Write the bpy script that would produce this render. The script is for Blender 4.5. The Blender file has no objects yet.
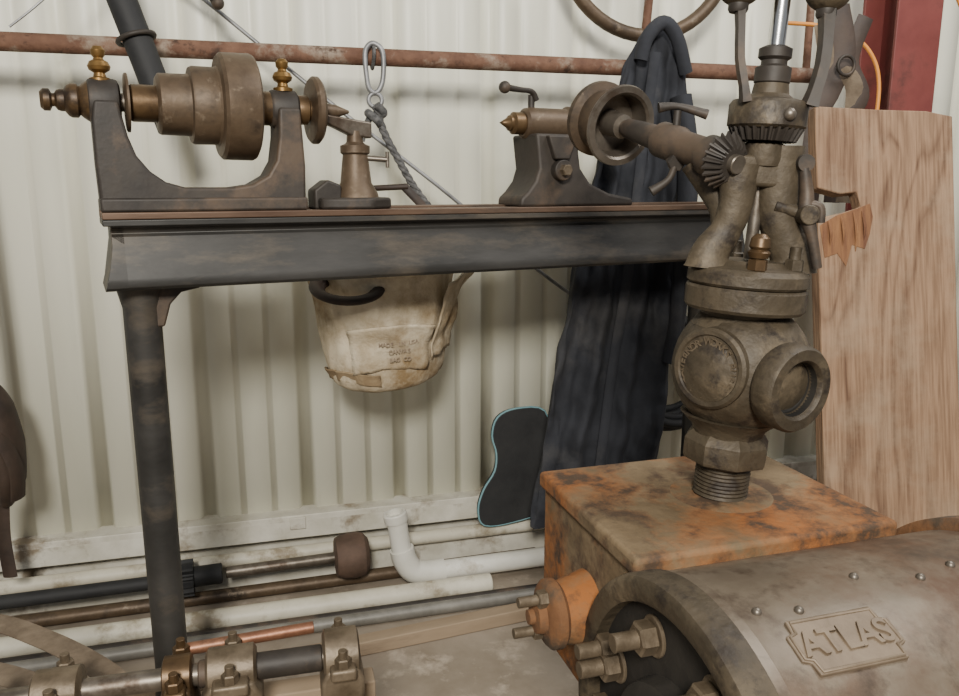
import bpy, bmesh, math, random
from mathutils import Vector, Matrix, Quaternion, noise
random.seed(4)
R=math.radians
# ---------------------------------------------------------------- materials
def mat(name,c1,c2,sc=8,rough=.6,metal=0.,bump=.2,c3=None,s3=4,t3=.58,stretch=(1,1,1),bs=None,det=8,w3=.06,c4=None,s4=25,t4=.62):
    m=bpy.data.materials.new(name); m.use_nodes=True
    nt=m.node_tree; N=nt.nodes; L=nt.links; b=N['Principled BSDF']
    tc=N.new('ShaderNodeTexCoord'); mp=N.new('ShaderNodeMapping'); mp.inputs['Scale'].default_value=stretch
    L.new(tc.outputs['Object'],mp.inputs['Vector'])
    n1=N.new('ShaderNodeTexNoise'); n1.inputs['Scale'].default_value=sc; n1.inputs['Detail'].default_value=det; n1.inputs['Roughness'].default_value=.65
    L.new(mp.outputs[0],n1.inputs['Vector'])
    r1=N.new('ShaderNodeValToRGB'); r1.color_ramp.elements[0].position=.35; r1.color_ramp.elements[1].position=.65
    r1.color_ramp.elements[0].color=(*c1,1); r1.color_ramp.elements[1].color=(*c2,1)
    L.new(n1.outputs['Fac'],r1.inputs[0]); out=r1.outputs[0]
    for cc,ss,tt in ((c3,s3,t3),(c4,s4,t4)):
        if not cc: continue
        n2=N.new('ShaderNodeTexNoise'); n2.inputs['Scale'].default_value=ss; n2.inputs['Detail'].default_value=9; n2.inputs['Roughness'].default_value=.68
        L.new(mp.outputs[0],n2.inputs['Vector'])
        r2=N.new('ShaderNodeValToRGB'); r2.color_ramp.elements[0].position=tt-w3; r2.color_ramp.elements[1].position=tt+w3
        L.new(n2.outputs['Fac'],r2.inputs[0])
        mx=N.new('ShaderNodeMix'); mx.data_type='RGBA'
        L.new(r2.outputs[0],mx.inputs['Factor']); L.new(out,mx.inputs['A']); mx.inputs['B'].default_value=(*cc,1)
        out=mx.outputs['Result']
    L.new(out,b.inputs['Base Color'])
    b.inputs['Metallic'].default_value=metal
    mr=N.new('ShaderNodeMapRange'); mr.inputs['To Min'].default_value=max(.05,rough-.14); mr.inputs['To Max'].default_value=min(1,rough+.14)
    L.new(n1.outputs['Fac'],mr.inputs['Value']); L.new(mr.outputs[0],b.inputs['Roughness'])
    if bump:
        n3=N.new('ShaderNodeTexNoise'); n3.inputs['Scale'].default_value=bs or sc*5; n3.inputs['Detail'].default_value=6
        L.new(mp.outputs[0],n3.inputs['Vector'])
        bp=N.new('ShaderNodeBump'); bp.inputs['Strength'].default_value=bump; bp.inputs['Distance'].default_value=.004
        L.new(n3.outputs['Fac'],bp.inputs['Height']); L.new(bp.outputs[0],b.inputs['Normal'])
    return m
M={}
M['wall']=mat('painted_steel_siding',(.75,.74,.60),(.84,.82,.69),1.6,.42,0,.03,(.60,.57,.45),2.2,.66,(1,1,.25))
M['sill']=mat('dusty_white_trim',(.48,.45,.36),(.70,.67,.58),6,.7,0,.15,(.24,.19,.13),5,.58)
M['floor']=mat('dusty_concrete',(.20,.16,.115),(.31,.26,.20),3,.9,0,.3,(.40,.335,.26),7,.6)
M['iron']=mat('dark_cast_iron',(.020,.016,.013),(.046,.037,.029),9,.6,.15,.22,(.085,.058,.038),6,.57)
M['bediron']=mat('worn_bed_iron',(.022,.021,.019),(.050,.047,.043),7,.48,.25,.25,(.095,.078,.058),5,.58,(.3,1,1))
M['way']=mat('oxidised_slide_way',(.08,.045,.028),(.15,.095,.062),14,.5,.4,.15,(.045,.033,.025),6,.6,(.2,1,1))
M['brownsteel']=mat('brown_patina_steel',(.070,.046,.027),(.14,.097,.060),10,.52,.4,.25,(.040,.028,.019),5,.57,c4=(.19,.145,.10),s4=30,t4=.64)
M['steel']=mat('dull_steel',(.11,.092,.072),(.22,.19,.155),12,.42,.7,.12,(.075,.052,.036),7,.60)
M['shiny']=mat('polished_rod',(.62,.62,.60),(.75,.75,.73),10,.18,1,.03)
M['brass']=mat('old_brass',(.16,.088,.028),(.29,.175,.058),14,.42,.75,.15,(.065,.04,.022),8,.56)
M['bronze']=mat('tarnished_bronze',(.070,.042,.021),(.15,.092,.043),12,.42,.6,.15,(.040,.027,.018),7,.58)
M['rust']=mat('rusty_pipe',(.10,.045,.026),(.19,.10,.062),14,.85,.05,.6,(.29,.225,.17),9,.58,c4=(.055,.028,.018))
M['chest']=mat('rusted_casting',(.105,.070,.034),(.19,.135,.075),9,.85,.05,.8,(.27,.095,.022),3.6,.53,w3=.07,c4=(.060,.036,.020),s4=14,t4=.55)
M['jacket']=mat('rust_film_sheet_iron',(.125,.098,.070),(.205,.168,.123),5,.44,.35,.22,(.105,.060,.036),4,.53,w3=.09,c4=(.065,.045,.031),s4=18,t4=.59)
M['gov']=mat('governor_cast_iron',(.040,.030,.018),(.092,.070,.043),9,.6,.22,.8,(.145,.110,.068),6,.60,c4=(.026,.019,.013),s4=20,t4=.57)
M['orange']=mat('orange_rust',(.12,.052,.020),(.20,.092,.036),12,.9,.05,.6,(.075,.05,.03),9,.53)
M['nut']=mat('dirty_nut',(.085,.062,.038),(.20,.155,.105),14,.5,.45,.3)
M['plate']=mat('nameplate_paint',(.135,.098,.064),(.21,.16,.11),20,.55,.3,.2)
M['black']=mat('black_rubber',(.010,.010,.011),(.022,.022,.022),10,.7,0,.2)
M['bore']=mat('shaded_bore',(.010,.009,.008),(.028,.024,.019),10,.7,.2,.3)  # near-black colour carries the shade of the hollow outlet and cylinder end
M['cloth']=mat('charcoal_work_cloth',(.013,.0145,.019),(.028,.030,.037),5,.92,0,.4,(.060,.058,.058),3,.60,bs=60,w3=.1)
M['canvas']=mat('soiled_canvas',(.46,.37,.24),(.70,.62,.47),7,.92,0,.6,(.23,.155,.075),5,.53,bs=120,w3=.10)
M['canvasbase']=mat('grimy_canvas_base',(.20,.135,.07),(.38,.285,.17),6,.92,0,.5,bs=120)
M['leather']=mat('dark_leather',(.022,.014,.010),(.052,.032,.021),9,.65,0,.35)
M['pvc']=mat('white_pvc',(.62,.60,.52),(.74,.72,.65),5,.4,0,.03,(.42,.37,.28),6,.66)
M['cream']=mat('cream_pipe',(.48,.44,.34),(.66,.62,.50),5,.5,0,.1,(.28,.23,.155),6,.58)
M['copper']=mat('aged_copper',(.20,.085,.05),(.33,.16,.09),12,.45,.6,.15,(.09,.05,.035),7,.62)
M['mallet']=mat('brown_wood_head',(.06,.036,.024),(.115,.07,.048),12,.75,0,.3)
M['lumber']=mat('weathered_lumber',(.22,.16,.10),(.34,.255,.17),7,.85,0,.3,(.15,.105,.068),6,.62,(.15,1,1))
M['red']=mat('red_oxide_paint',(.13,.028,.024),(.19,.045,.037),5,.6,0,.15,(.09,.025,.02),5,.60)
M['strap']=mat('tan_webbing',(.09,.064,.040),(.165,.125,.084),20,.95,0,.5)
M['rope']=mat('braided_grey_rope',(.05,.05,.05),(.16,.155,.15),70,.9,0,.8)
M['wire']=mat('galvanised_wire',(.2,.2,.2),(.32,.32,.32),20,.5,.6,.1)
M['cord']=mat('orange_cord',(.62,.22,.03),(.7,.28,.05),20,.5,0,.1)
M['cyan']=mat('pale_cyan_edge',(.13,.27,.30),(.20,.35,.38),10,.5,0,.05)
M['stamp']=mat('faded_stamp_ink',(.20,.15,.11),(.38,.30,.21),30,.9,0,0)
M['grey']=mat('grey_conduit',(.13,.122,.105),(.24,.225,.195),8,.5,.2,.1)
def woodmat():
    m=bpy.data.materials.new('old_weathered_board'); m.use_nodes=True
    nt=m.node_tree;N=nt.nodes;L=nt.links;b=N['Principled BSDF']
    tc=N.new('ShaderNodeTexCoord'); mp=N.new('ShaderNodeMapping'); mp.inputs['Scale'].default_value=(1,1,.20)
    L.new(tc.outputs['Object'],mp.inputs[0])
    w=N.new('ShaderNodeTexNoise'); w.inputs['Scale'].default_value=5.5; w.inputs['Detail'].default_value=2; w.inputs['Distortion'].default_value=.8
    L.new(mp.outputs[0],w.inputs['Vector'])
    mu=N.new('ShaderNodeMath'); mu.operation='MULTIPLY'; mu.inputs[1].default_value=15; L.new(w.outputs['Fac'],mu.inputs[0])
    fr=N.new('ShaderNodeMath'); fr.operation='PINGPONG'; fr.inputs[1].default_value=1; L.new(mu.outputs[0],fr.inputs[0])
    r=N.new('ShaderNodeValToRGB'); e=r.color_ramp.elements
    e[0].color=(.105,.052,.026,1); e[1].color=(.25,.150,.085,1); e[0].position=.0; e[1].position=.5
    L.new(fr.outputs[0],r.inputs[0])
    mp2=N.new('ShaderNodeMapping'); mp2.inputs['Scale'].default_value=(1,1,.05); L.new(tc.outputs['Object'],mp2.inputs[0])
    n=N.new('ShaderNodeTexNoise'); n.inputs['Scale'].default_value=170; n.inputs['Detail'].default_value=6; L.new(mp2.outputs[0],n.inputs['Vector'])
    n2=N.new('ShaderNodeTexNoise'); n2.inputs['Scale'].default_value=5; n2.inputs['Detail'].default_value=9; n2.inputs['Roughness'].default_value=.65; L.new(tc.outputs['Object'],n2.inputs['Vector'])
    r2=N.new('ShaderNodeValToRGB'); r2.color_ramp.elements[0].color=(.07,.034,.018,1); r2.color_ramp.elements[1].color=(.34,.215,.13,1); r2.color_ramp.elements[0].position=.34; r2.color_ramp.elements[1].position=.64
    L.new(n.outputs['Fac'],r2.inputs[0])
    mx=N.new('ShaderNodeMix'); mx.data_type='RGBA'; mx.inputs['Factor'].default_value=.40
    L.new(r.outputs[0],mx.inputs['A']); L.new(r2.outputs[0],mx.inputs['B'])
    mx2=N.new('ShaderNodeMix'); mx2.data_type='RGBA'; r3=N.new('ShaderNodeValToRGB'); r3.color_ramp.elements[0].position=.48; r3.color_ramp.elements[1].position=.66; r3.color_ramp.elements[1].color=(.55,.55,.55,1)
    L.new(n2.outputs['Fac'],r3.inputs[0]); L.new(r3.outputs[0],mx2.inputs['Factor']); L.new(mx.outputs['Result'],mx2.inputs['A']); mx2.inputs['B'].default_value=(.32,.235,.155,1)
    mp3=N.new('ShaderNodeMapping'); mp3.inputs['Scale'].default_value=(1,0,.55); L.new(tc.outputs['Object'],mp3.inputs[0])
    vo=N.new('ShaderNodeTexVoronoi'); vo.inputs['Scale'].default_value=5.5; L.new(mp3.outputs[0],vo.inputs['Vector'])
    r4=N.new('ShaderNodeValToRGB'); r4.color_ramp.elements[0].color=(1,1,1,1); r4.color_ramp.elements[1].color=(0,0,0,1); r4.color_ramp.elements[0].position=.03; r4.color_ramp.elements[1].position=.12
    L.new(vo.outputs['Distance'],r4.inputs[0])
    mx3=N.new('ShaderNodeMix'); mx3.data_type='RGBA'; L.new(r4.outputs[0],mx3.inputs['Factor']); L.new(mx2.outputs['Result'],mx3.inputs['A']); mx3.inputs['B'].default_value=(.09,.042,.024,1)
    # hairline cracks along the grain
    mp4=N.new('ShaderNodeMapping'); mp4.inputs['Scale'].default_value=(1,1,.05); L.new(tc.outputs['Object'],mp4.inputs[0])
    n5=N.new('ShaderNodeTexNoise'); n5.inputs['Scale'].default_value=26; n5.inputs['Detail'].default_value=2; L.new(mp4.outputs[0],n5.inputs['Vector'])
    r5=N.new('ShaderNodeValToRGB'); r5.color_ramp.elements[0].position=.69; r5.color_ramp.elements[1].position=.71; L.new(n5.outputs['Fac'],r5.inputs[0])
    mx4=N.new('ShaderNodeMix'); mx4.data_type='RGBA'; L.new(r5.outputs[0],mx4.inputs['Factor']); L.new(mx3.outputs['Result'],mx4.inputs['A']); mx4.inputs['B'].default_value=(.045,.024,.014,1)
    L.new(mx4.outputs['Result'],b.inputs['Base Color']); b.inputs['Roughness'].default_value=.85
    bp=N.new('ShaderNodeBump'); bp.inputs['Strength'].default_value=.7; bp.inputs['Distance'].default_value=.004
    L.new(n.outputs['Fac'],bp.inputs['Height']); L.new(bp.outputs[0],b.inputs['Normal'])
    return m
M['board']=woodmat()
M['rawwood']=mat('torn_raw_wood',(.10,.038,.018),(.28,.135,.055),40,.9,0,1.0,None,stretch=(1,1,.1))

# ---------------------------------------------------------------- mesh helpers
COL=bpy.context.scene.collection
def grp(name,loc=(0,0,0),rot=(0,0,0)):
    o=bpy.data.objects.new(name,None); o.location=loc; o.rotation_euler=rot; o.empty_display_size=.05; COL.objects.link(o); return o
def fin(me,name,G,m,loc=(0,0,0),rot=None,bevel=0,ang=35,smooth=True):
    me.validate()
    if smooth:
        me.shade_smooth(); me.set_sharp_from_angle(angle=R(ang))
    o=bpy.data.objects.new(name,me); COL.objects.link(o); me.materials.append(M[m] if isinstance(m,str) else m)
    o.location=loc
    if rot is not None:
        if isinstance(rot,Quaternion): o.rotation_mode='QUATERNION'; o.rotation_quaternion=rot
        else: o.rotation_euler=rot
    if G: o.parent=G
    if bevel:
        b=o.modifiers.new('bev','BEVEL'); b.width=bevel; b.segments=3; b.limit_method='ANGLE'; b.angle_limit=R(40)
    return o
def box(G,name,size,loc,m,rot=None,bevel=.003):
    bm=bmesh.new(); bmesh.ops.create_cube(bm,size=1); bmesh.ops.scale(bm,vec=size,verts=bm.verts)
    me=bpy.data.meshes.new(name); bm.to_mesh(me); bm.free()
    return fin(me,name,G,m,loc,rot,bevel)
def q(d): return Vector(d).normalized().to_track_quat('Z','Y')
def lathe(G,name,prof,loc,m,d=(0,0,1),seg=40,ang=35,close=True):
    """revolve [(r,z)...] about the direction d"""
    bm=bmesh.new(); rings=[]
    for r,z in prof:
        if r<1e-5: rings.append([bm.verts.new((0,0,z))])
        else: rings.append([bm.verts.new((r*math.cos(2*math.pi*i/seg),r*math.sin(2*math.pi*i/seg),z)) for i in range(seg)])
    for a,b in zip(rings,rings[1:]):
        for i in range(seg):
            j=(i+1)%seg
            vs=[a[i%len(a)],a[j%len(a)],b[j%len(b)],b[i%len(b)]]
            u=[]
            for v in vs:
                if v not in u: u.append(v)
            if len(u)>2:
                try: bm.faces.new(u)
                except ValueError: pass
    if close:
        for rg in (rings[0],rings[-1]):
            if len(rg)>1: bm.faces.new(rg)
    bmesh.ops.recalc_face_normals(bm,faces=bm.faces)
    me=bpy.data.meshes.new(name); bm.to_mesh(me); bm.free()
    return fin(me,name,G,m,loc,q(d),0,ang)
def cyl(G,name,r,h,loc,m,d=(0,0,1),seg=32,c=.08):
    c=min(c*r,h*.3)
    return lathe(G,name,[(r-c,-h/2),(r,-h/2+c),(r,h/2-c),(r-c,h/2)],loc,m,d,seg)
def rod(G,name,p1,p2,r,m,seg=20):
    p1=Vector(p1);p2=Vector(p2); return cyl(G,name,r,(p2-p1).length,(p1+p2)/2,m,p2-p1,seg,.1)
def prism(G,name,poly,y0,y1,m,bevel=.003,plane='XZ',loc=(0,0,0),rot=None):
    bm=bmesh.new()
    f=(lambda a,b,c:(a,c,b)) if plane=='XZ' else ((lambda a,b,c:(c,a,b)) if plane=='YZ' else (lambda a,b,c:(a,b,c)))
    A=[bm.verts.new(f(a,b,y0)) for a,b in poly]; B=[bm.verts.new(f(a,b,y1)) for a,b in poly]
    bm.faces.new(A); bm.faces.new(B[::-1])
    n=len(poly)
    for i in range(n): bm.faces.new([A[i],A[(i+1)%n],B[(i+1)%n],B[i]])
    bmesh.ops.recalc_face_normals(bm,faces=bm.faces)
    me=bpy.data.meshes.new(name); bm.to_mesh(me); bm.free()
    return fin(me,name,G,m,loc,rot,bevel)
def spline(pts,n=6,closed=False):
    P=[Vector(p) for p in pts]; out=[]; k=len(P)
    rng=range(k) if closed else range(k-1)
    for i in rng:
        if closed: a,b,c,d=P[(i-1)%k],P[i],P[(i+1)%k],P[(i+2)%k]
        else: a,b,c,d=P[max(i-1,0)],P[i],P[i+1],P[min(i+2,k-1)]
        for j in range(n):
            t=j/n; out.append(.5*((2*b)+(c-a)*t+(2*a-5*b+4*c-d)*t*t+(3*b-a-3*c+d)*t**3))
    if not closed: out.append(P[-1])
    return out
def tube(G,name,pts,r,m,seg=12,closed=False,n=6,flat=None,up=None,loc=(0,0,0)):
    P=spline(pts,n,closed); K=len(P)
    rs=r if isinstance(r,(list,tuple)) else [r,r]
    bm=bmesh.new(); rings=[]; prev=None
    for i,p in enumerate(P):
        if closed: t=(P[(i+1)%K]-P[i-1]).normalized()
        else: t=(P[min(i+1,K-1)]-P[max(i-1,0)]).normalized()
        if prev is None:
            u=Vector(up) if up else (Vector((0,0,1)) if abs(t.z)<.9 else Vector((0,1,0)))
        else: u=prev
        u=(u-t*u.dot(t)).normalized(); prev=u; w=t.cross(u)
        f=i/max(1,K-1)*(len(rs)-1); i0=min(int(f),len(rs)-2); rr=rs[i0]+(rs[i0+1]-rs[i0])*(f-i0)
        a,b=(flat if flat else (1,1))
        rings.append([bm.verts.new(p+u*(rr*a*math.cos(2*math.pi*s/seg))+w*(rr*b*math.sin(2*math.pi*s/seg))) for s in range(seg)])
    for i in range(K if closed else K-1):
        A=rings[i];B=rings[(i+1)%K]
        for s in range(seg): bm.faces.new([A[s],A[(s+1)%seg],B[(s+1)%seg],B[s]])
    if not closed: bm.faces.new(rings[0]); bm.faces.new(rings[-1])
    bmesh.ops.recalc_face_normals(bm,faces=bm.faces)
    me=bpy.data.meshes.new(name); bm.to_mesh(me); bm.free()
    return fin(me,name,G,m,loc,ang=50)
def circ(c,r,d,n=16):
    Q=q(d); return [Vector(c)+Q@Vector((r*math.cos(2*math.pi*i/n),r*math.sin(2*math.pi*i/n),0)) for i in range(n)]
def ball(G,name,r,loc,m,sc=(1,1,1)):
    bm=bmesh.new(); bmesh.ops.create_uvsphere(bm,u_segments=32,v_segments=20,radius=r); bmesh.ops.scale(bm,vec=sc,verts=bm.verts)
    me=bpy.data.meshes.new(name); bm.to_mesh(me); bm.free(); return fin(me,name,G,m,loc)
def hexnut(G,name,r,h,loc,m,d=(0,0,1),stud=0,sr=None):
    prof=[(r*.85,-h/2),(r,-h/2+h*.12),(r,h/2-h*.12),(r*.85,h/2)]
    o=lathe(G,name,prof,loc,m,d,6,20)
    if stud:
        D=Vector(d).normalized(); cyl(G,name+'_stud',sr or r*.55,stud,Vector(loc)+D*(h/2+stud/2-.002),m,d,16)
    return o
def gear(G,name,r1,r2,h,n,loc,m,d,depth=.006):
    bm=bmesh.new(); A=[];B=[]
    for i in range(n*4):
        a=2*math.pi*i/(n*4); k=depth if (i%4) in (0,1) else 0
        A.append(bm.verts.new(((r1+k-depth)*math.cos(a),(r1+k-depth)*math.sin(a),0)))
        B.append(bm.verts.new(((r2+k-depth)*math.cos(a),(r2+k-depth)*math.sin(a),h)))
    K=n*4
    for i in range(K): bm.faces.new([A[i],A[(i+1)%K],B[(i+1)%K],B[i]])
    bm.faces.new(A);bm.faces.new(B)
    bmesh.ops.recalc_face_normals(bm,faces=bm.faces)
    me=bpy.data.meshes.new(name);bm.to_mesh(me);bm.free(); return fin(me,name,G,m,loc,q(d),0,20)
def text(G,name,s,size,ext,M4,m):
    cu=bpy.data.curves.new(name,'FONT'); cu.body=s; cu.size=size; cu.extrude=ext; cu.align_x='CENTER'; cu.align_y='CENTER'; cu.bevel_depth=size*.012
    cu.offset=size*.012
    t=bpy.data.objects.new(name+'_c',cu); COL.objects.link(t); dg=bpy.context.evaluated_depsgraph_get()
    me=bpy.data.meshes.new_from_object(t.evaluated_get(dg)); bpy.data.objects.remove(t)
    o=bpy.data.objects.new(name,me); COL.objects.link(o); me.materials.clear(); me.materials.append(M[m]); o.matrix_local=M4
    if G: o.parent=G
    return o
def frame(xx,yy,zz,p): return Matrix(((xx.x,yy.x,zz.x,p.x),(xx.y,yy.y,zz.y,p.y),(xx.z,yy.z,zz.z,p.z),(0,0,0,1)))

# ---------------------------------------------------------------- room
WA=math.atan(.28); WO=Vector((0,2.62,0)); WE=Vector((math.cos(WA),math.sin(WA),0)); WN=Vector((math.sin(WA),-math.cos(WA),0))
def W(a,b,z): return WO+WE*a+WN*b+Vector((0,0,z))
me=bpy.data.meshes.new('floor'); me.from_pydata([(-4,-3,0),(5,-3,0),(5,5,0),(-4,5,0)],[],[(0,1,2,3)]); fin(me,'floor',None,'floor')
prof=[]
a=-3.05; per=.305
while a<4.2:
    pts=[(0,0),(.014,-.024),(.044,-.024),(.058,0),(.120,0),(.125,-.004),(.140,-.004),(.145,0),(.216,0),(.221,-.004),(.236,-.004),(.241,0)]
    prof+= [(a+x,y) for x,y in pts]; a+=per
vs=[];fs=[]
for x,y in prof:
    for z in (.19,3.3): vs.append(W(x,y,z))
for i in range(len(prof)-1): fs.append((2*i,2*i+2,2*i+3,2*i+1))
me=bpy.data.meshes.new('wall_back'); me.from_pydata(vs,[],fs)
o=fin(me,'wall_back',None,'wall',ang=10); sd=o.modifiers.new('s','SOLIDIFY'); sd.thickness=.0015
S=grp('baseboard_back',WO,(0,0,WA))
box(S,'ledge',(7,.11,.022),(.5,-.0,.204),'sill')
box(S,'ledge_fascia',(7,.02,.062),(.5,-.045,.168),'sill')
box(S,'kick_panel',(7,.03,.17),(.5,.03,.085),'sill')
box(S,'lower_strip',(7,.05,.07),(.5,-.045,.036),'sill')
for x in (-.62,.9): box(S,'ledge_clip',(.05,.010,.040),(x,-.057,.19),'sill')

G=grp('rusty_rail',W(0,.25,1.59),(0,0,WA))
rod(G,'rail_tube',(-1.9,0,0),(1.02,0,0),.023,'rust')
rod(G,'hanger_a',(-1.75,0,0),(-1.75,0,1.7),.012,'rust'); 
rod(G,'hanger_b',(1.0,0,0),(1.0,0,1.7),.012,'rust')

# ---------------------------------------------------------------- wood lathe
LA=math.atan2(.447,.894)
G=grp('wood_turning_lathe',(-.694,1.5,1.20),(0,0,LA))
hp=[(.004,-.012),(.004,-.028),(.018,-.031),(.021,-.040),(.014,-.046),(.011,-.060),(.004,-.090),(-.002,-.110),(-.006,-.122),(-.008,-.130),(-.006,-.141),(.002,-.147)]
poly=hp+[(.16-y,z) for y,z in hp[::-1]]
prism(G,'bed_casting',poly,.008,1.59,'bediron',.0012,'YZ')
bm=bmesh.new(); A=[];B=[]
for y,z in poly:
    f=max(0,(-z-.05)/.097); A.append(bm.verts.new((.010-.020*f**1.5,.08+(y-.08)*(1+.03*f),z))); B.append(bm.verts.new((.03,y,z)))
bm.faces.new(A)
for i in range(len(poly)): j=(i+1)%len(poly); bm.faces.new([A[i],A[j],B[j],B[i]])
bmesh.ops.recalc_face_normals(bm,faces=bm.faces); me=bpy.data.meshes.new('bed_end'); bm.to_mesh(me); bm.free(); fin(me,'bed_end',G,'bediron')
box(G,'way_front',(1.60,.062,.013),(.795,.024,-.0065),'way',bevel=.002)
box(G,'way_flange',(1.60,.170,.012),(.795,.080,-.0195),'bediron',bevel=.002)
box(G,'way_rear',(1.60,.058,.018),(.795,.134,-.005),'way',bevel=.002)
lp=[(.045,-.147),(.043,-.16),(.036,-.19),(.0355,-.6),(.035,-1.02),(.04,-1.06),(.07,-1.13),(.10,-1.185),(.10,-1.20)]
lathe(G,'leg_1',lp,(.055,.08,0),'bediron')
prism(G,'leg_bracket_1',[(.012,-.146),(.175,-.146),(.165,-.155),(.13,-.162),(.108,-.185),(.094,-.23),(.06,-.23),(.03,-.18)],.055,.105,'iron',.004,'XZ')
lathe(G,'leg_2',lp,(1.52,.08,0),'bediron')
box(G,'headstock_foot',(.39,.145,.026),(.19,.08,.013),'iron',bevel=.005)
hs=[(-.004,.02),(.388,.02),(.390,.09),(.386,.17),(.384,.205),(.340,.205),(.338,.15),(.330,.10),(.312,.07),(.28,.052),(.24,.046),(.15,.046),(.115,.056),(.088,.076),(.066,.105),(.054,.14),(.046,.18),(.042,.205),(.0,.205),(-.006,.17),(-.006,.09)]
prism(G,'headstock_frame',hs,.035,.125,'iron',.006,'XZ')
ax=(0,.08,.205)
X=(1,0,0)
lathe(G,'bearing_box_a',[(.03,-.012),(.040,-.006),(.042,0),(.042,.038),(.040,.044),(.03,.048)],(.0,.08,.205),'iron',X)
lathe(G,'bearing_box_b',[(.03,-.01),(.036,-.004),(.038,0),(.038,.046),(.03,.052)],(.336,.08,.205),'iron',X)
sp=[(0,-.088),(.014,-.088),(.020,-.082),(.020,-.072),(.012,-.068),(.012,-.064),(.018,-.060),(.020,-.054),(.020,-.048),(.028,-.042),(.031,-.036),(.031,-.026),(.026,-.022),(.030,-.018),(.036,-.010),(.040,.0),(.040,.02)]
lathe(G,'thrust_bearing_end',sp,ax,'bronze',X)
rod(G,'spindle',(.02,.08,.205),(.42,.08,.205),.017,'steel')
lathe(G,'end_collar',[(.02,.054),(.052,.056),(.055,.058),(.055,.062),(.02,.064)],ax,'brownsteel',X)
lathe(G,'spindle_sleeve',[(.032,.064),(.035,.068),(.035,.115)],ax,'bronze',X)
lathe(G,'cone_pulley',[(.02,.112),(.050,.112),(.058,.117),(.059,.165),(.060,.172),(.072,.174),(.075,.180),(.075,.222),(.078,.226),(.098,.228),(.104,.234),(.105,.290),(.102,.296),(.094,.300),(.03,.300)],ax,'brownsteel',X,56)
lathe(G,'drive_collar',[(.03,.300),(.034,.305),(.034,.33)],ax,'bronze',X)
lathe(G,'nose_collar',[(.028,.385),(.030,.39),(.030,.408),(.022,.412),(.022,.416)],ax,'bronze',X)
lathe(G,'faceplate',[(.02,.414),(.064,.416),(.069,.421),(.069,.430),(.062,.436),(.040,.438),(.030,.444),(.016,.446),(.014,.47),(.003,.50),(0,.50)],ax,'brownsteel',X,48)
for sx in (.004,.348):
    lathe(G,'oil_cup',[(r*.82,z*.85) for r,z in [(.024,.0),(.024,.008),(.014,.012),(.012,.020),(.022,.026),(.025,.034),(.020,.044),(.012,.048),(.010,.052),(.015,.058),(.016,.068),(.010,.076),(0,.078)]],(sx+.012,.08,.240),'brass')
prism(G,'rest_base',[(.415,.02),(.44,.0),(.52,-.01),(.575,.03),(.58,.1),(.55,.14),(.45,.15),(.42,.1)],.0,.024,'iron',.006,'XY')
prism(G,'rest_heel',[(.41,.0),(.47,.0),(.47,.05),(.44,.062),(.41,.04)],.05,.11,'iron',.005,'XZ')
lathe(G,'rest_post',[(.050,.022),(.046,.036),(.034,.055),(.029,.10),(.027,.115),(.032,.119),(.032,.134),(.022,.138),(.018,.142),(.016,.165)],(.51,.075,0),'brownsteel')
prism(G,'rest_tee',[(.415,.188),(.46,.172),(.50,.154),(.545,.150),(.545,.184),(.50,.190),(.44,.198),(.415,.198)],.060,.086,'steel',.004,'XZ')
rod(G,'rest_set_screw',(.51,.075,.11),(.575,.05,.105),.006,'steel'); rod(G,'rest_screw_bar',(.575,.05,.088),(.575,.05,.122),.004,'steel')
prism(G,'tailstock_body',[(.895,0),(1.225,0),(1.22,.018),(1.15,.030),(1.09,.055),(1.062,.09),(1.055,.13),(1.07,.17),(.935,.17),(.94,.13),(.945,.09),(.935,.06),(.915,.035),(.897,.02)],.02,.14,'iron',.007,'XZ')
cyl(G,'tailstock_lug',.024,.03,(1.0,.012,.085),'iron',(0,1,0)); hexnut(G,'tailstock_clamp_nut',.014,.02,(1.0,-.010,.085),'nut',(0,-1,0))
prism(G,'tailstock_rib',[(.98,.11),(1.02,.11),(1.04,.165),(.96,.165)],.004,.03,'iron',.004,'XZ')
lathe(G,'tail_barrel',[(.03,.93),(.036,.936),(.038,.95),(.038,1.05),(.044,1.054),(.044,1.065),(.034,1.07),(.034,1.12),(.022,1.125),(.018,1.13),(.018,1.17)],(0,.08,.195),'brownsteel',X)
lathe(G,'tail_quill',[(0,.868),(.006,.878),(.014,.892),(.018,.894),(.018,.90),(.026,.905),(.026,.94)],(0,.08,.195),'bronze',X)
rod(G,'quill_lock_stem',(.955,.08,.225),(.955,.08,.262),.008,'iron')
tube(G,'quill_lock_handle',[(.965,.075,.25),(.95,.07,.268),(.91,.06,.27),(.87,.05,.272)],[.008,.006,.008],'iron'); ball(G,'handle_knob',.014,(.865,.048,.272),'iron')
lathe(G,'tail_handwheel',[(.02,1.16),(.02,1.17),(.06,1.172),(.075,1.165),(.08,1.175),(.075,1.19),(.06,1.18),(.02,1.19)],(0,.08,.195),'iron',X)

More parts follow.
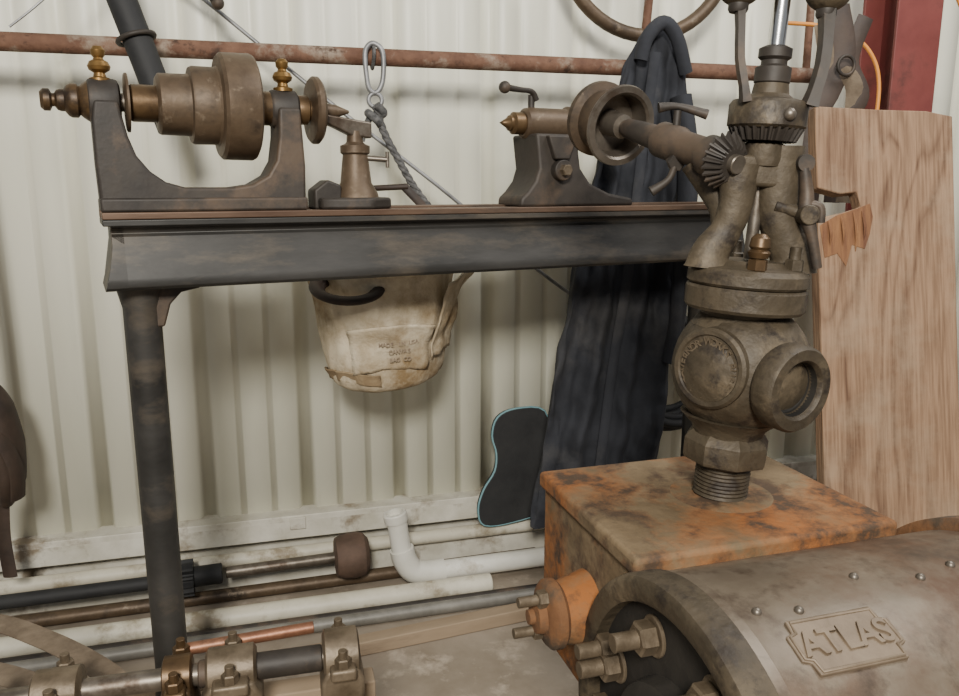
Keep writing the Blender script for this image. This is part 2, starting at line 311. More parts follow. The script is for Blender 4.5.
# ---------------------------------------------------------------- engine
EA=math.atan2(.292,.956)
G=grp('steam_engine_cylinder',(.365,1.2,0),(0,0,EA))
box(G,'steam_chest',(.415,.335,.30),(-.008,.0,.618),'chest',bevel=.010)
box(G,'chest_cover',(.428,.35,.028),(-.008,.0,.756),'chest',bevel=.007)
lathe(G,'chest_boss',[(.088,.766),(.078,.7705),(.062,.7715),(.05,.772)],(.018,-.005,0),'chest')
AX=(0,-.30,.53)
lathe(G,'cylinder_jacket',[(.235,-.212),(.250,-.210),(.252,-.205),(.252,.250),(.25,.255)],AX,'jacket',X,96)
lathe(G,'jacket_band',[(.252,-.20),(.2535,-.199),(.2535,-.184),(.252,-.183)],AX,'jacket',X,96,close=False)
lathe(G,'cylinder_flange_end',[(.10,-.220),(.215,-.220),(.226,-.218),(.226,-.212)],AX,'bore',X,72)
lathe(G,'cylinder_head_hub',[(.0,-.250),(.11,-.250),(.125,-.242),(.13,-.220)],AX,'bore',X,64)
lathe(G,'guide_neck',[(.222,-.20),(.222,-.238),(.228,-.242),(.248,-.242),(.254,-.238),(.257,-.228),(.257,-.200),(.25,-.195)],AX,'gov',X,96,close=False)
lathe(G,'far_flange',[(.25,.252),(.262,.256),(.268,.262),(.268,.290),(.262,.298),(.24,.304),(.15,.31),(.14,.33),(0,.335)],AX,'orange',X,96)
for i in range(8):
    a=R(22+45*i); p=(-.236,-.30+.178*math.cos(a),.53+.178*math.sin(a))
    hexnut(G,'head_nut',.022,.024,p,'nut',(-1,0,0),.034,.012); cyl(G,'head_washer',.027,.006,(p[0]+.014,p[1],p[2]),'nut',(-1,0,0))
prism(G,'engine_saddle',[(-.52,0),(-.08,0),(-.12,.04),(-.16,.30),(-.44,.30),(-.48,.04)],-.16,.20,'chest',.01,'YZ')
lathe(G,'gland_flange',[(.02,-.004),(.046,.0),(.052,.006),(.052,.018),(.046,.024),(.028,.028),(.025,.040),(.012,.042),(.011,.05),(0,.051)],(-.262,-.02,.618),'orange',(-1,0,0))
lathe(G,'gland_boss',[(.060,-.210),(.046,-.262)],(0,-.02,.618),'chest',X)
for z,y in ((.650,-.03),(.590,-.012)):
    hexnut(G,'gland_nut',.014,.016,(-.294,y,z),'nut',(-1,0,0),.032,.008)
for y,z in ((-.125,.618),(-.12,.52)):
    hexnut(G,'chest_stud_nut',.019,.022,(-.236,y,z),'nut',(-1,0,0),.034,.011)
rod(G,'slide_guide_bar',(-.62,-.17,.44),(-.21,-.15,.50),.035,'grey')
rod(G,'guide_bar_support',(-.60,-.17,.0),(-.60,-.17,.45),.02,'iron')
for s,a in ((-.11,12),(-.16,10),(.08,8),(.06,30),(-.13,60),(.14,5),(.0,3),(.2,28),(-.19,38)):
    a=R(a); p=Vector((s,-.30-.252*math.sin(a),.53+.252*math.cos(a))); ball(G,'jacket_screw',.0058,p,'steel')
a=R(23); nrm=Vector((0,-math.sin(a),math.cos(a))); tup=Vector((0,math.cos(a),math.sin(a)))
pc=Vector((-.084,-.30,.53))+nrm*.2525
M4=frame(Vector((1,0,0)),tup,nrm,pc)
w,h=.068,.034
pl=[(-w,-h*.45),(-w*.86,-h*.55),(-w*.84,-h),(w*.84,-h),(w*.86,-h*.55),(w,-h*.45),(w,h*.45),(w*.86,h*.55),(w*.84,h),(-w*.84,h),(-w*.86,h*.55),(-w,h*.45)]
o=prism(G,'name_plate',pl,-.006,.002,'plate',.0015,'XY'); o.matrix_local=M4
o=tube(G,'name_plate_rim',[(x*.93,y*.9,.002) for x,y in pl],.0020,'plate',8,True,1); o.matrix_local=M4
M5=M4.copy(); M5.translation=pc+nrm*.002
text(G,'name_lettering','ATLAS',.041,.0025,M5,'plate')

# ---------------------------------------------------------------- governor
G=grp('steam_engine_governor',(.382,1.2,.773),(0,R(3.4),0))
lathe(G,'threaded_nipple',[(.043,.0)]+[(.040+.0022*(i%2),.004+i*.003) for i in range(17)],(0,0,0),'gov')
lathe(G,'hex_base',[(.050,.050),(.064,.056),(.066,.062),(.066,.088),(.060,.097),(.054,.102)],(0,0,0),'gov',(0,0,1),8,20)
ball(G,'valve_body',.104,(.008,0,.204),'gov',(1,1,1.0))
lathe(G,'body_necks',[(.052,.095),(.056,.11),(.075,.128)],(0,0,0),'gov')
lathe(G,'upper_neck',[(.075,.268),(.062,.285),(.066,.296)],(0,0,0),'gov')
lathe(G,'lower_flange',[(.06,.291),(.084,.294),(.088,.299),(.088,.326),(.085,.330)],(0,0,0),'gov',seg=56)
lathe(G,'bonnet_flange',[(.084,.331),(.088,.335),(.087,.350),(.080,.357),(.060,.360),(.05,.368)],(0,0,0),'gov',seg=56)
D=Vector((.47,-.88,-.02)).normalized(); c0=Vector((-.004,.008,.200))
lathe(G,'outlet_flange',[(.056,.05),(.054,.088),(.055,.092),(.060,.096),(.063,.101),(.063,.128),(.059,.134),(.044,.134),(.040,.129),(.039,.114)],c0,'gov',D,56,close=False)
lathe(G,'outlet_bore',[(.0395,.127),(.039,.110),(.034,.107),(.034,.06),(0,.055)],c0,'bore',D,48,close=False)
D2=Vector((-.74,-.67,.02)).normalized(); c1=Vector((.008,0,.210))
lathe(G,'side_cover',[(.060,.070),(.060,.092),(.056,.096),(.050,.096),(.048,.093),(.030,.093),(.028,.096),(0,.098)],c1,'gov',D2,56)
zz=D2; xx=Vector((0,0,1)).cross(zz).normalized(); yy=zz.cross(xx)
s='GOVERNOR WORKS BUFFALO N Y '
for i,ch in enumerate(s):
    if ch==' ': continue
    a=math.pi/2-2*math.pi*i/len(s)+2.2; r=xx*math.cos(a)+yy*math.sin(a); tx=-(zz.cross(r)); p=c1+zz*.0935+r*.039
    text(G,'cover_letter',ch,.0150,.0022,frame(tx,r,zz,p),'nut')
text(G,'cover_word','PATENT',.013,.002,frame(xx,yy,zz,c1+zz*.0975),'nut')
for a in (262,330,90,185):
    p=(.064*math.cos(R(a)),.064*math.sin(R(a)),.366); hexnut(G,'bonnet_nut',.014,.018,p,'bronze' if a==262 else 'gov',(0,0,1),.02,.008)
lathe(G,'packing_gland',[(.013,.0),(.016,.008),(.012,.012),(.015,.016),(.013,.028),(.007,.034)],(-.009,-.064,.376),'bronze')
tube(G,'yoke_leg_1',[(-.064,-.012,.355),(-.062,-.012,.378),(-.044,-.012,.41),(-.034,-.012,.45),(-.034,-.01,.505)],[.028,.022,.018,.019,.024],'gov',16,flat=(1,1.3))
tube(G,'yoke_leg_2',[(.066,.0,.355),(.064,0,.378),(.048,0,.41),(.032,0,.45),(.026,0,.535)],[.028,.026,.024,.025,.026],'gov',16,flat=(1.1,1.3))
lathe(G,'yoke_hub',[(.02,.50),(.030,.505),(.032,.515),(.032,.535),(.02,.54)],(0,0,0),'gov')
rod(G,'valve_stem',(0,0,.37),(0,0,.66),.009,'steel')
prism(G,'yoke_bridge',[(-.05,.475),(.04,.475),(.045,.50),(.03,.52),(-.04,.52),(-.055,.50)],-.026,.018,'gov',.006,'XZ')
gear(G,'crown_bevel_gear',.044,.053,.018,28,(0,0,.540),'iron',(0,0,1))
lathe(G,'governor_head',[(.050,.557),(.055,.561),(.055,.590),(.051,.596),(.034,.600),(.026,.606),(.024,.62)],(0,0,0),'gov',seg=48)
ball(G,'head_bolt',.009,(.012,-.054,.575),'steel')
lathe(G,'sleeve_nut',[(.020,.618),(.025,.622),(.025,.642),(.018,.646),(.018,.652),(.023,.656),(.023,.668),(.015,.672)],(0,0,0),'iron')
rod(G,'polished_spindle',(0,0,.67),(0,0,.84),.012,'shiny')
for sg in (-1,1):
    ball(G,'fly_ball',.034,(sg*.062,-.005,.754),'gov')
    lathe(G,'ball_nut',[(.012,0),(.014,.004),(.014,.012),(.010,.016)],(sg*.062,-.006,.712),'iron')
    tube(G,'ball_arm',[(sg*.061,-.008,.726),(sg*.060,-.020,.69),(sg*.058,-.028,.648),(sg*.050,-.034,.612),(sg*.045,-.034,.590)],[.0085,.007,.007,.007,.009],'iron',4,n=2,flat=(1.6,1.1) if sg>0 else (1.1,.8),up=(.7,-.7,0))
    tube(G,'upper_arm',[(sg*.062,-.005,.78),(sg*.045,0,.835),(sg*.01,0,.86)],.008,'iron',8)
lathe(G,'top_collar',[(.014,.835),(.024,.84),(.024,.87),(.014,.875)],(0,0,0),'iron')
pA=Vector((-.055,-.02,.508)); pB=Vector((-.185,.22,.570)); D=(pA-pB).normalized()
gear(G,'pinion_bevel_gear',.042,.026,.020,22,pA-D*.008,'iron',D)
rod(G,'pinion_hub',pA+D*.008,pA+D*.022,.014,'steel')
lathe(G,'shaft_sleeve',[(.012,-.25),(.016,-.24),(.018,-.21),(.020,-.16),(.028,-.15),(.028,-.11),(.024,-.10),(.024,-.05),(.030,-.04),(.030,-.014)],pA,'iron',D)
ln=(pB-pA).length
lathe(G,'belt_pulley',[(.012,-ln-.055),(.052,-ln-.055),(.064,-ln-.050),(.064,-ln-.040),(.052,-ln-.034),(.052,-ln+.006),(.064,-ln+.010),(.067,-ln+.014),(.066,-ln+.016)],pA,'brownsteel',D,56,close=False)
lathe(G,'pulley_face_ring',[(.066,-ln+.014),(.0675,-ln+.018),(.066,-ln+.023),(.056,-ln+.024),(.052,-ln+.020),(.048,-ln-.015),(.022,-ln-.017),(.020,-ln+.025),(.010,-ln+.028)],pA,'steel',D,56,close=False)
tube(G,'bracket_arm',[pA-D*.07+Vector((0,0,-.015)),(-.06,.03,.47),(-.045,.01,.44),(-.04,0,.41)],[.022,.02,.022],'gov')
pm=pA-D*.12
rod(G,'oil_screw',pm,pm+Vector((0,0,.05)),.006,'iron'); tube(G,'oil_handle',[pm+Vector((-.03,0,.052)),pm+Vector((0,0,.056)),pm+Vector((.045,-.005,.046))],[.008,.005,.008],'iron')
hexnut(G,'sleeve_lock_nut',.014,.02,pm+Vector((0,-.02,-.028)),'iron',(0,-1,-.3))
tube(G,'trip_lever',[pm+Vector((0,-.02,-.03)),pm+Vector((-.01,-.03,-.055)),pm+Vector((-.035,-.03,-.075))],[.006,.005,.008],'iron')
tube(G,'side_lever',[(.052,-.03,.505),(.060,-.03,.47),(.062,-.035,.44),(.072,-.04,.41),(.086,-.04,.365)],[.007,.010,.012,.008,.007],'iron',12)
lathe(G,'lever_eye',[(.004,-.006),(.012,-.006),(.012,.006),(.004,.006)],(.052,-.03,.512),'iron',(0,1,0))
cyl(G,'lever_hub',.014,.03,(.062,-.035,.44),'gov',(0,1,0)); rod(G,'lever_pivot',(.02,-.02,.45),(.066,-.025,.44),.009,'gov')
tube(G,'lever_hook',[(.060,-.035,.455),(.078,-.04,.452),(.082,-.04,.43)],.006,'iron',10)

# ---------------------------------------------------------------- wooden board leaning at right
lean=math.atan(.23)
G=grp('leaning_wooden_board',(.955,1.622,0),(-lean,0,R(3)))
pl=[(-.160,0),(.158,0),(.160,.7),(.163,1.44),(.10,1.452),(-.02,1.455),(-.165,1.462),(-.164,1.272),(-.140,1.266),(-.110,1.258),(-.070,1.262),(-.062,1.228),(-.105,1.215),(-.150,1.205),(-.164,1.195),(-.162,.6)]
prism(G,'board',pl,-.020,.020,'board',.003,'XZ')
prism(G,'torn_splinters',[(-.160,1.185),(-.12,1.208),(-.070,1.224),(-.040,1.236),(-.034,1.205),(-.042,1.165),(-.055,1.13),(-.085,1.14),(-.10,1.09),(-.12,1.12),(-.150,1.11)],-.0212,-.016,'rawwood',.001,'XZ')
for i,(x,z,l) in enumerate(((-.11,1.205,.07),(-.08,1.215,.09),(-.06,1.218,.07),(-.14,1.195,.06))):
    tube(G,'splinter',[(x,-.021,z),(x+.004,-.025,z-l*.5),(x+.003,-.020,z-l)],[.002,.004,.001],'rawwood',6)

G=grp('red_steel_column',(1.30,2.62,0),(0,0,R(10)))
box(G,'web',(.012,.16,3.3),(0,0,1.65),'red'); box(G,'flange_front',(.15,.012,3.3),(0,-.08,1.65),'red'); box(G,'flange_back',(.15,.012,3.3),(0,.08,1.65),'red')
box(G,'base_plate',(.22,.24,.015),(0,0,.0085),'red')

# ---------------------------------------------------------------- hanging coveralls
def cloth_body(G,name,rows,m,thick=.045,seg=110,sub=90,fold=.016,slope=.28):
    bm=bmesh.new(); rings=[]
    zs=[r[0] for r in rows]
    for k in range(sub+1):
        z=zs[0]+(zs[-1]-zs[0])*k/sub
        for i in range(len(rows)-1):
            if rows[i][0]>=z>=rows[i+1][0]-1e-9: break
        t=(rows[i][0]-z)/(rows[i][0]-rows[i+1][0]); t=t*t*(3-2*t)*.5+t*.5
        x0=rows[i][1]+(rows[i+1][1]-rows[i][1])*t; x1=rows[i][2]+(rows[i+1][2]-rows[i][2])*t
        cx=(x0+x1)/2; hw=(x1-x0)/2; ring=[]
        g=min(1,k/sub*2.2+.35); th=thick*min(1,.45+k/sub*3)
        for s in range(seg):
            a=2*math.pi*s/seg; c=math.cos(a); sn=math.sin(a)
            x=hw*math.copysign(abs(c)**.8,c); y=th*math.copysign(abs(sn)**.7,sn)
            xs=x+.35*(z-1.0)*x
            d=fold*g*(1.1*math.sin(xs*62+z*2.0+1+.8*math.sin(z*5))+.6*math.sin(xs*118-z*4+2)+1.3*noise.noise(Vector((x*9,z*6,sn*.6)))+.8*noise.noise(Vector((x*24+z*9,z*20,2))))
            y+= d*(1 if sn<0 else .5)
            X_=cx+x+.012*noise.noise(Vector((z*11,s*.2,3))); ring.append(bm.verts.new((X_,y+slope*X_,z+.010*math.sin(x*50)*(k==sub))))
        rings.append(ring)
    for A,B in zip(rings,rings[1:]):
        for s in range(seg): bm.faces.new([A[s],A[(s+1)%seg],B[(s+1)%seg],B[s]])
    bm.faces.new(rings[0]); bm.faces.new(rings[-1])
    bmesh.ops.recalc_face_normals(bm,faces=bm.faces)
    me=bpy.data.meshes.new(name);bm.to_mesh(me);bm.free(); return fin(me,name,G,m,ang=80)
G=grp('hanging_coveralls',(0,2.315,0))
cloth_body(G,'garment',[(1.70,.485,.550),(1.66,.455,.590),(1.58,.415,.608),(1.35,.35,.618),(1.0,.28,.612),(.59,.215,.595),(.20,.160,.548)],'cloth',.040)
tube(G,'sleeve',[(.58,.09,1.50),(.61,.08,1.3),(.605,.075,1.05),(.60,.08,.85),(.585,.085,.72)],[.05,.05,.042,.038,.042],'cloth',20,flat=(1,.6))
tube(G,'collar_fold',[(.46,.085,1.60),(.475,.08,1.66),(.52,.08,1.70),(.565,.10,1.66),(.60,.125,1.57)],.02,'cloth',12)
tube(G,'front_placket',[(.50,.075,1.62),(.47,.06,1.35),(.44,.05,1.0),(.40,.035,.7),(.36,.02,.3)],.012,'cloth',8,flat=(.4,1.2),up=(0,1,0))

# ---------------------------------------------------------------- canvas bag
G=grp('canvas_bucket_bag',(-.255,2.20,.712),(R(3),R(-3),R(8)))
bm=bmesh.new(); rings=[]; prof=[(0,0.0),(.07,0.0),(.120,.004),(.146,.018),(.156,.040),(.164,.10),(.172,.16),(.180,.22),(.187,.28),(.192,.32),(.194,.335),(.184,.335),(.178,.30),(.160,.12),(.13,.04),(0,.03)]
seg=96
def bagk(a,z): 
    v=Vector((math.cos(a),math.sin(a),0)); return 1+.11*noise.noise(Vector((v.x*1.6,v.y*1.6,z*7)))*min(1,z*9+.2)+.06*noise.noise(Vector((v.x*5,v.y*5,z*14)))+.03*noise.noise(Vector((v.x*11,v.y*11,z*34)))+.015*math.sin(a*9+z*20)*min(1,z*6)
for r,z in prof:
    if r==0: rings.append([bm.verts.new((0,0,z))]); continue
    rg=[]
    for s in range(seg):
        a=2*math.pi*s/seg; k=bagk(a,z)
        rg.append(bm.verts.new((r*k*math.cos(a)*1.04,r*k*math.sin(a)*.85,z+.014*math.sin(a*2+1)*(z/.36)+.012*math.cos(a-1)*(z<.05))))
    rings.append(rg)
for A,B in zip(rings,rings[1:]):
    for s in range(seg):
        f=[]
        for v in (A[s%len(A)],A[(s+1)%seg%len(A)],B[(s+1)%seg%len(B)],B[s%len(B)]):
            if v not in f: f.append(v)
        bm.faces.new(f)
bmesh.ops.recalc_face_normals(bm,faces=bm.faces)
me=bpy.data.meshes.new('bag_body');bm.to_mesh(me);bm.free(); o=fin(me,'bag_body',G,'canvas',ang=80); sb=o.modifiers.new('s','SUBSURF'); sb.levels=1; sb.render_levels=1
tube(G,'rim_rope',[(.198*math.cos(a)*1.02,.165*math.sin(a),.335+.014*math.sin(a*2+1)) for a in [2*math.pi*i/24 for i in range(24)]],.008,'canvas',10,True,3)
tube(G,'leather_ring',circ((-.090,-.148,.298),.080,(.1,-.28,1),18),.015,'leather',12,True,2,flat=(.7,1.1))
tube(G,'leather_ring_inner',circ((-.090,-.148,.290),.066,(.1,-.28,1),18),.010,'leather',12,True,2)
def patch(G,name,u0,u1,z0,z1,off,m,flare=.02):
    n=16; vs=[];fs=[]
    for j in range(n+1):
        for i in range(n+1):
            a=u0+(u1-u0)*i/n; z=z0+(z1-z0)*j/n; r=.158+.115*(z-.04)+off+.008*noise.noise(Vector((a*3,z*20,1)))+ (flare*(j/n)**3)
            k=bagk(a,z)
            vs.append((r*k*math.cos(a)*1.04,r*k*math.sin(a)*.85,z+.012*math.sin(i/n*math.pi)))
    for j in range(n):
        for i in range(n): k=j*(n+1)+i; fs.append((k,k+1,k+n+2,k+n+1))
    me=bpy.data.meshes.new(name); me.from_pydata(vs,[],fs); o=fin(me,name,G,m,ang=80); s=o.modifiers.new('s','SOLIDIFY'); s.thickness=.004; return o
patch(G,'front_pocket',R(238),R(306),.055,.18,.007,'canvas')
patch(G,'side_pocket',R(312),R(368),.08,.29,.012,'canvas',.045)
patch(G,'grimy_base_band',R(180),R(262),.020,.050,.003,'canvasbase',.004)
for k,(wd,z) in enumerate((('CANVAS',.118),('BAG CO',.095),('MADE IN USA',.139))):
    for i,ch in enumerate(wd):
        if ch==' ': continue
        a=R(281)+(i-len(wd)/2)*.052; r=(.158+.115*(z-.04)+.0155)*bagk(a,z)
        p=Vector((r*math.cos(a)*1.04,r*math.sin(a)*.85,z)); zz=Vector((math.cos(a)*.85,math.sin(a),-.1)).normalized(); xx=Vector((0,0,1)).cross(zz).normalized()
        text(G,'stamp_letter',ch,.015,.0003,frame(xx,zz.cross(xx),zz,p),'stamp')
tube(G,'bag_strap_1',[(.19,0,.325),(.15,.02,.44),(.08,.03,.53)],.008,'leather',8,flat=(.4,1.4)); 
tube(G,'bag_strap_2',[(-.19,0,.325),(-.10,.03,.45),(.0,.03,.53)],.008,'leather',8,flat=(.4,1.4))
rod(G,'strap_link',(-.01,.03,.53),(.09,.03,.53),.008,'leather')
# snap hook + rope
G=grp('snap_hook_with_rope',W(-.372,.25,1.59),(0,0,WA))
loop=[(0,-.034,.03),(.020,-.038,.015),(.025,-.038,-.02),(.020,-.038,-.07),(.004,-.038,-.096),(-.015,-.038,-.088),(-.022,-.038,-.05),(-.024,-.036,.0),(-.016,-.034,.022)]
tube(G,'hook_body',loop,.0070,'wire',10,True,4)
tube(G,'hook_eye',circ((0,-.038,-.116),.018,(0,1,0),12),.006,'wire',10,True,2)
tube(G,'hanging_sling',[(0,.028,.0),(0,0,.030),(0,-.030,.024),(0,-.036,.0),(0,0,-.030),(0,.028,-.0)],.005,'rope',8)
P0=[Vector(p) for p in [(0,-.040,-.13),(.02,-.05,-.20),(.055,-.06,-.27),(.095,-.06,-.34),(.14,-.06,-.40)]]
PS=spline(P0,14)
for ph in (0,math.pi*2/3,math.pi*4/3):
    tube(G,'rope_strand',[p+Vector((.006*math.cos(i*.55+ph),.006*math.sin(i*.55+ph),0)) for i,p in enumerate(PS)],.0058,'rope',8,n=1)
tube(G,'rope_knot',[(.0,-.06,-.13),(.02,-.05,-.15),(-.005,-.03,-.16),(-.022,-.05,-.15),(.0,-.065,-.17),(.012,-.04,-.18)],.011,'rope',10)
tube(G,'rope_tail',[(-.01,-.04,-.15),(-.030,-.045,-.19),(-.036,-.045,-.225)],[.010,.009,.004],'rope',8)

G=grp('slack_wire_cable'); tube(G,'cable',[(-.95,2.25,1.90),(-.74,2.27,1.74),(-.42,2.30,1.48),(-.11,2.36,1.24),(.10,2.45,1.06),(.26,2.55,.93),(.50,2.72,.76)],.0055,'wire',8)
G=grp('thin_wire'); tube(G,'wire',[(-1.12,2.02,1.62),(-1.05,2.04,1.68),(-.95,2.10,1.80)],.003,'wire',6)
G=grp('black_shifter_pole'); rod(G,'pole',(-1.06,1.96,2.40),(-.745,2.01,1.38),.034,'black'); tube(G,'clamp',circ((-.812,2.0,1.59),.042,(.31,-.05,-1.0),12),.006,'iron',8,True,2)
G=grp('steel_prop_rod'); rod(G,'rod',(-.66,2.15,1.70),(-.82,2.15,1.95),.014,'iron'); ball(G,'rod_end',.016,(-.66,2.15,1.70),'iron')
hc=Vector((.50,2.57,1.980))
G=grp('rusty_valve_handwheel',hc,(0,0,WA))
tube(G,'rim',circ((0,0,0),.285,(0,1,0),28),.020,'brownsteel',14,True,2)
lathe(G,'hub',[(.03,-.03),(.05,-.02),(.05,.02),(.03,.03)],(0,0,0),'rust',(0,1,0))
for k in range(5):
    a=2*math.pi*k/5-.3; c,s_=math.cos(a),math.sin(a); tube(G,'spoke',[(.04*c,0,.04*s_),(.15*c,-.02,.15*s_),(.275*c,0,.275*s_)],.013,'rust',10)
rod(G,'wall_peg',(0,.0,.0),(0,.20,.0),.015,'rust')

G=grp('hanging_leather_strap'); 
tube(G,'strap_1',[(1.02,2.42,1.75),(1.04,2.40,1.62),(1.00,2.38,1.52),(.96,2.36,1.42),(.95,2.36,1.1)],.024,'leather',8,flat=(.25,1.3))
tube(G,'strap_2',[(1.10,2.42,1.72),(1.06,2.40,1.60),(1.09,2.38,1.50),(1.04,2.38,1.40),(1.03,2.38,1.2)],.018,'leather',8,flat=(.25,1.3))
tube(G,'strap_3',[(.98,2.42,1.70),(1.0,2.40,1.60),(1.06,2.38,1.54),(1.07,2.38,1.45),(1.06,2.38,1.2)],.020,'strap',8,flat=(.25,1.3))
tube(G,'buckle',circ((1.03,2.36,1.58),.026,(.2,-1,0),10),.005,'iron',8,True,2)
G=grp('orange_extension_cord'); tube(G,'cord',[(.86,2.50,1.72),(.98,2.44,1.70),(1.07,2.43,1.67),(1.13,2.43,1.62),(1.16,2.43,1.54),(1.16,2.43,1.40),(1.15,2.43,1.1)],.006,'cord',8)
tube(G,'cord_loop',[(1.36,2.45,1.80),(1.42,2.45,1.70),(1.50,2.46,1.66)],.006,'cord',8)
G=grp('rubber_hose_coil',(.66,2.70,.60),(0,0,WA))
for i in range(6): tube(G,'coil',circ((.01*(i%2),-.03+.016*i-.03,.01*((i*3)%4)),.15+.014*(i%4),(0,1,.05*(i-2)),20),.015,'black',10,True,2)
rod(G,'coil_hook',(0,.09,.15),(0,-.12,.145),.008,'iron')
G=grp('foam_kneeboard',(-.005,2.50,.138),(R(-6),0,WA))
bp=[(.02,0),(.12,.0),(.23,.03),(.27,.12),(.26,.25),(.24,.37),(.14,.385),(.075,.36),(.055,.30),(.068,.24),(.06,.18),(.02,.12),(.0,.055)]
bs=[(p.x,p.z) for p in spline([(x,0,z) for x,z in bp],4,True)]
prism(G,'foam_core',bs,-.014,.014,'black',.004,'XZ')
tube(G,'edge_band',[(x,-.010,z) for x,z in bs],.0038,'cyan',8,True,1)

G=grp('leather_tool_pouch',(-1.238,2.02,-.04))
tube(G,'long_strap',[(-.035,0.0,1.66),(-.03,-.035,1.56),(-.03,-.03,1.3),(-.025,-.02,1.0),(-.02,-.02,.72)],.018,'leather',8,flat=(.3,1))
tube(G,'long_strap_back',[(-.035,0.0,1.66),(-.06,.04,1.5),(-.05,.02,.72)],.015,'leather',8,flat=(.3,1))
tube(G,'pouch',[(-.03,0,.78),(-.02,0,.72),(-.01,0,.62),(-.01,0,.52),(-.03,0,.45)],[.02,.05,.06,.05,.02],'leather',20,flat=(1,.6))
tube(G,'pouch_flap',[(-.05,-.03,.74),(.0,-.045,.66),(.03,-.04,.56),(.02,-.03,.48)],.02,'leather',10,flat=(.4,1.2))
tube(G,'tail_strap',[(-.04,0,.48),(-.05,.0,.36),(-.045,0,.24)],.02,'leather',8,flat=(.3,1))

# ---------------------------------------------------------------- pipes along the wall
def along(name,part,a0,b0,a1,b1,z,r,m,z1=None):
    G=grp(name); rod(G,part,W(a0,b0,z),W(a1,b1,z if z1 is None else z1),r,m,24); return G
G=along('steel_bar_mallet','bar',-.84,.20,-.44,.185,.120,.017,'steel')
d=(W(-.44,.185,.12)-W(-.84,.20,.12)).normalized()
lathe(G,'mallet_head',[(.02,-.055),(.058,-.050),(.068,-.03),(.071,.01),(.066,.035),(.05,.05),(.02,.055)],W(-.465,.186,.120),'mallet',d)
gear(G,'bar_pinion',.054,.054,.09,14,W(-1.02,.207,.120),'black',d,.012)
rod(G,'bar_tail',W(-1.7,.22,.120),W(-1.0,.207,.120),.020,'black')
rod(G,'bar_stub',W(-.85,.20,.120),W(-.95,.203,.120),.03,'black')
along('rusty_brown_pipe','pipe',-1.7,.165,.16,.14,.024,.020,'brownsteel')
along('cream_conduit_pipe','pipe',-1.6,.305,-.05,.310,.031,.030,'cream')
along('cream_conduit_pipe','pipe',-1.8,.095,.6,.085,.105,.022,'cream')
along('grey_conduit_pipe','pipe',-1.5,.40,.2,.395,.02,.019,'grey')
along('dark_iron_pipe','pipe',-1.5,.357,.35,.357,.0155,.0145,'iron')
G=grp('pvc_elbow_pipe')
pv=W(-.25,.225,.050); pe=W(.20,.22,.050)
rod(G,'long_arm',pv,pe,.031,'pvc')
tube(G,'elbow',[pv+WE*.07,pv+WE*.015,pv+WE*-.03+Vector((0,0,.012)),pv+WE*-.055+Vector((0,0,.05)),pv+WE*-.065+Vector((0,0,.09))],.038,'pvc',20)
rod(G,'short_arm',pv+WE*-.065+Vector((0,0,.08)),pv+WE*-.080+Vector((0,-.0,.195)),.031,'pvc')
lathe(G,'open_end',[(.024,-.004),(.036,-.004),(.037,.0),(.037,.022),(.034,.026),(.026,.026),(.024,.005)],pv+WE*-.080+Vector((0,0,.188)),'pvc',WE*-.02+Vector((0,0,.1)))
ba,bb=W(-1.15,.60,.03),W(.1,.475,.03)
G=grp('lumber_beam',(ba+bb)/2,(0,0,math.atan2((bb-ba).y,(bb-ba).x))); box(G,'beam',((bb-ba).length,.045,.04),(0,0,-.009),'lumber'); box(G,'nailed_strip',((bb-ba).length*.9,.012,.02),(0,.028,-.018),'lumber')

# ---------------------------------------------------------------- foreground bearing stand
G=grp('shaft_bearing_stand',(-.42,1.13,.50),(0,0,R(14)))
rod(G,'shaft',(-.36,0,0),(.20,0,0),.017,'steel')
rod(G,'shaft_dark',(-.02,0,0),(.17,0,0),.021,'iron')
rod(G,'copper_rod',(-.05,.06,.01),(.16,.075,.012),.010,'copper')
def block(x,w,h=.04,m='nut'):
    prism(G,'bearing_base',[(x-w,-.09),(x+w,-.09),(x+w,-.02),(x+w*.7,0),(x-w*.7,0),(x-w,-.02)],-.045,.045,m,.006,'XZ')
    lathe(G,'bearing_cap',[(h*.8,-w*.85),(h,-w*.75),(h,w*.75),(h*.8,w*.85)],(x,0,.002),m,X)
    for y in (-.048,.048):
        box(G,'cap_ear',(w*1.2,.03,.02),(x,y,.0),m,bevel=.005)
        hexnut(G,'cap_nut',.013,.016,(x,y,.017),m,(0,0,1),.014,.007)
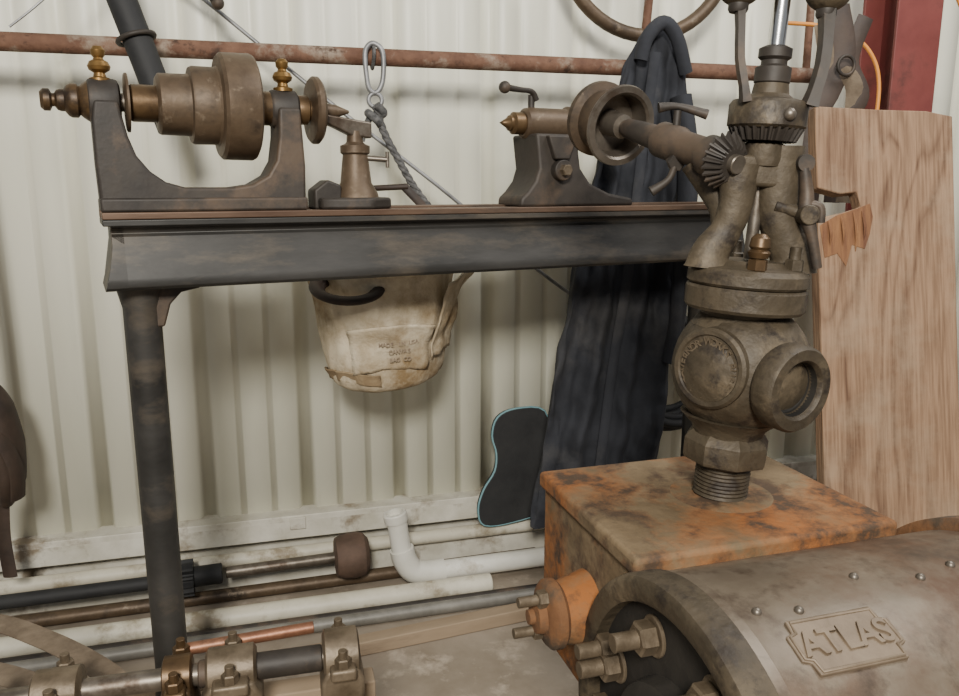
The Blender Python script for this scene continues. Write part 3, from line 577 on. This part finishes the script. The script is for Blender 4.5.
block(.20,.034,.042); block(.03,.045,.036); block(-.05,.026,.032,'bronze'); block(-.22,.04,.036); block(-.34,.03,.03)
box(G,'rail_front',(.72,.045,.05),(-.10,-.075,-.117),'lumber'); box(G,'rail_rear',(.72,.045,.05),(-.10,.075,-.117),'lumber')
for x in (-.42,.2):
    for y in (-.075,.075): box(G,'stand_leg',(.045,.045,.356),(x,y,-.321),'lumber')
G=grp('webbing_strap')
tube(G,'strap',[(-1.20,1.40,.02),(-1.16,1.39,.25),(-1.05,1.38,.43),(-.92,1.36,.455),(-.78,1.31,.445),(-.66,1.24,.440),(-.585,1.185,.432)],.020,'strap',10,flat=(.16,1.1),up=(1,0,0))
tube(G,'strap_fold',[(-1.22,1.36,.02),(-1.18,1.35,.22),(-1.05,1.33,.37),(-.90,1.29,.40),(-.76,1.23,.41),(-.62,1.15,.425)],.020,'strap',10,flat=(.16,1.1),up=(1,0,0))

# ---------------------------------------------------------------- light, world, camera
w=bpy.data.worlds.new('World'); bpy.context.scene.world=w; w.use_nodes=True
w.node_tree.nodes['Background'].inputs[0].default_value=(.86,.90,.96,1); w.node_tree.nodes['Background'].inputs[1].default_value=.30
def area(name,loc,tgt,sx,sy,p,col):
    l=bpy.data.lights.new(name,'AREA'); l.shape='RECTANGLE'; l.size=sx; l.size_y=sy; l.energy=p; l.color=col
    o=bpy.data.objects.new(name,l); COL.objects.link(o); o.location=loc; o.rotation_euler=(Vector(tgt)-Vector(loc)).to_track_quat('-Z','Y').to_euler(); return o
area('doorway_daylight',(-.05,-1.7,2.6),(.6,2.2,.9),.6,.6,200,(1,.955,.87))
area('overhead_area',(1.5,1.4,3.0),(.7,1.7,.6),1.0,1.0,42,(1,.98,.95))  # plain overhead area lamp, out of view at right; no roof opening modelled
cam=bpy.data.cameras.new('camera'); cam.sensor_width=36; cam.lens=30.03; cam.clip_start=.05
co=bpy.data.objects.new('camera',cam); COL.objects.link(co); co.location=(0,0,1.25); co.rotation_euler=(R(90-11.5),0,0)
bpy.context.scene.camera=co
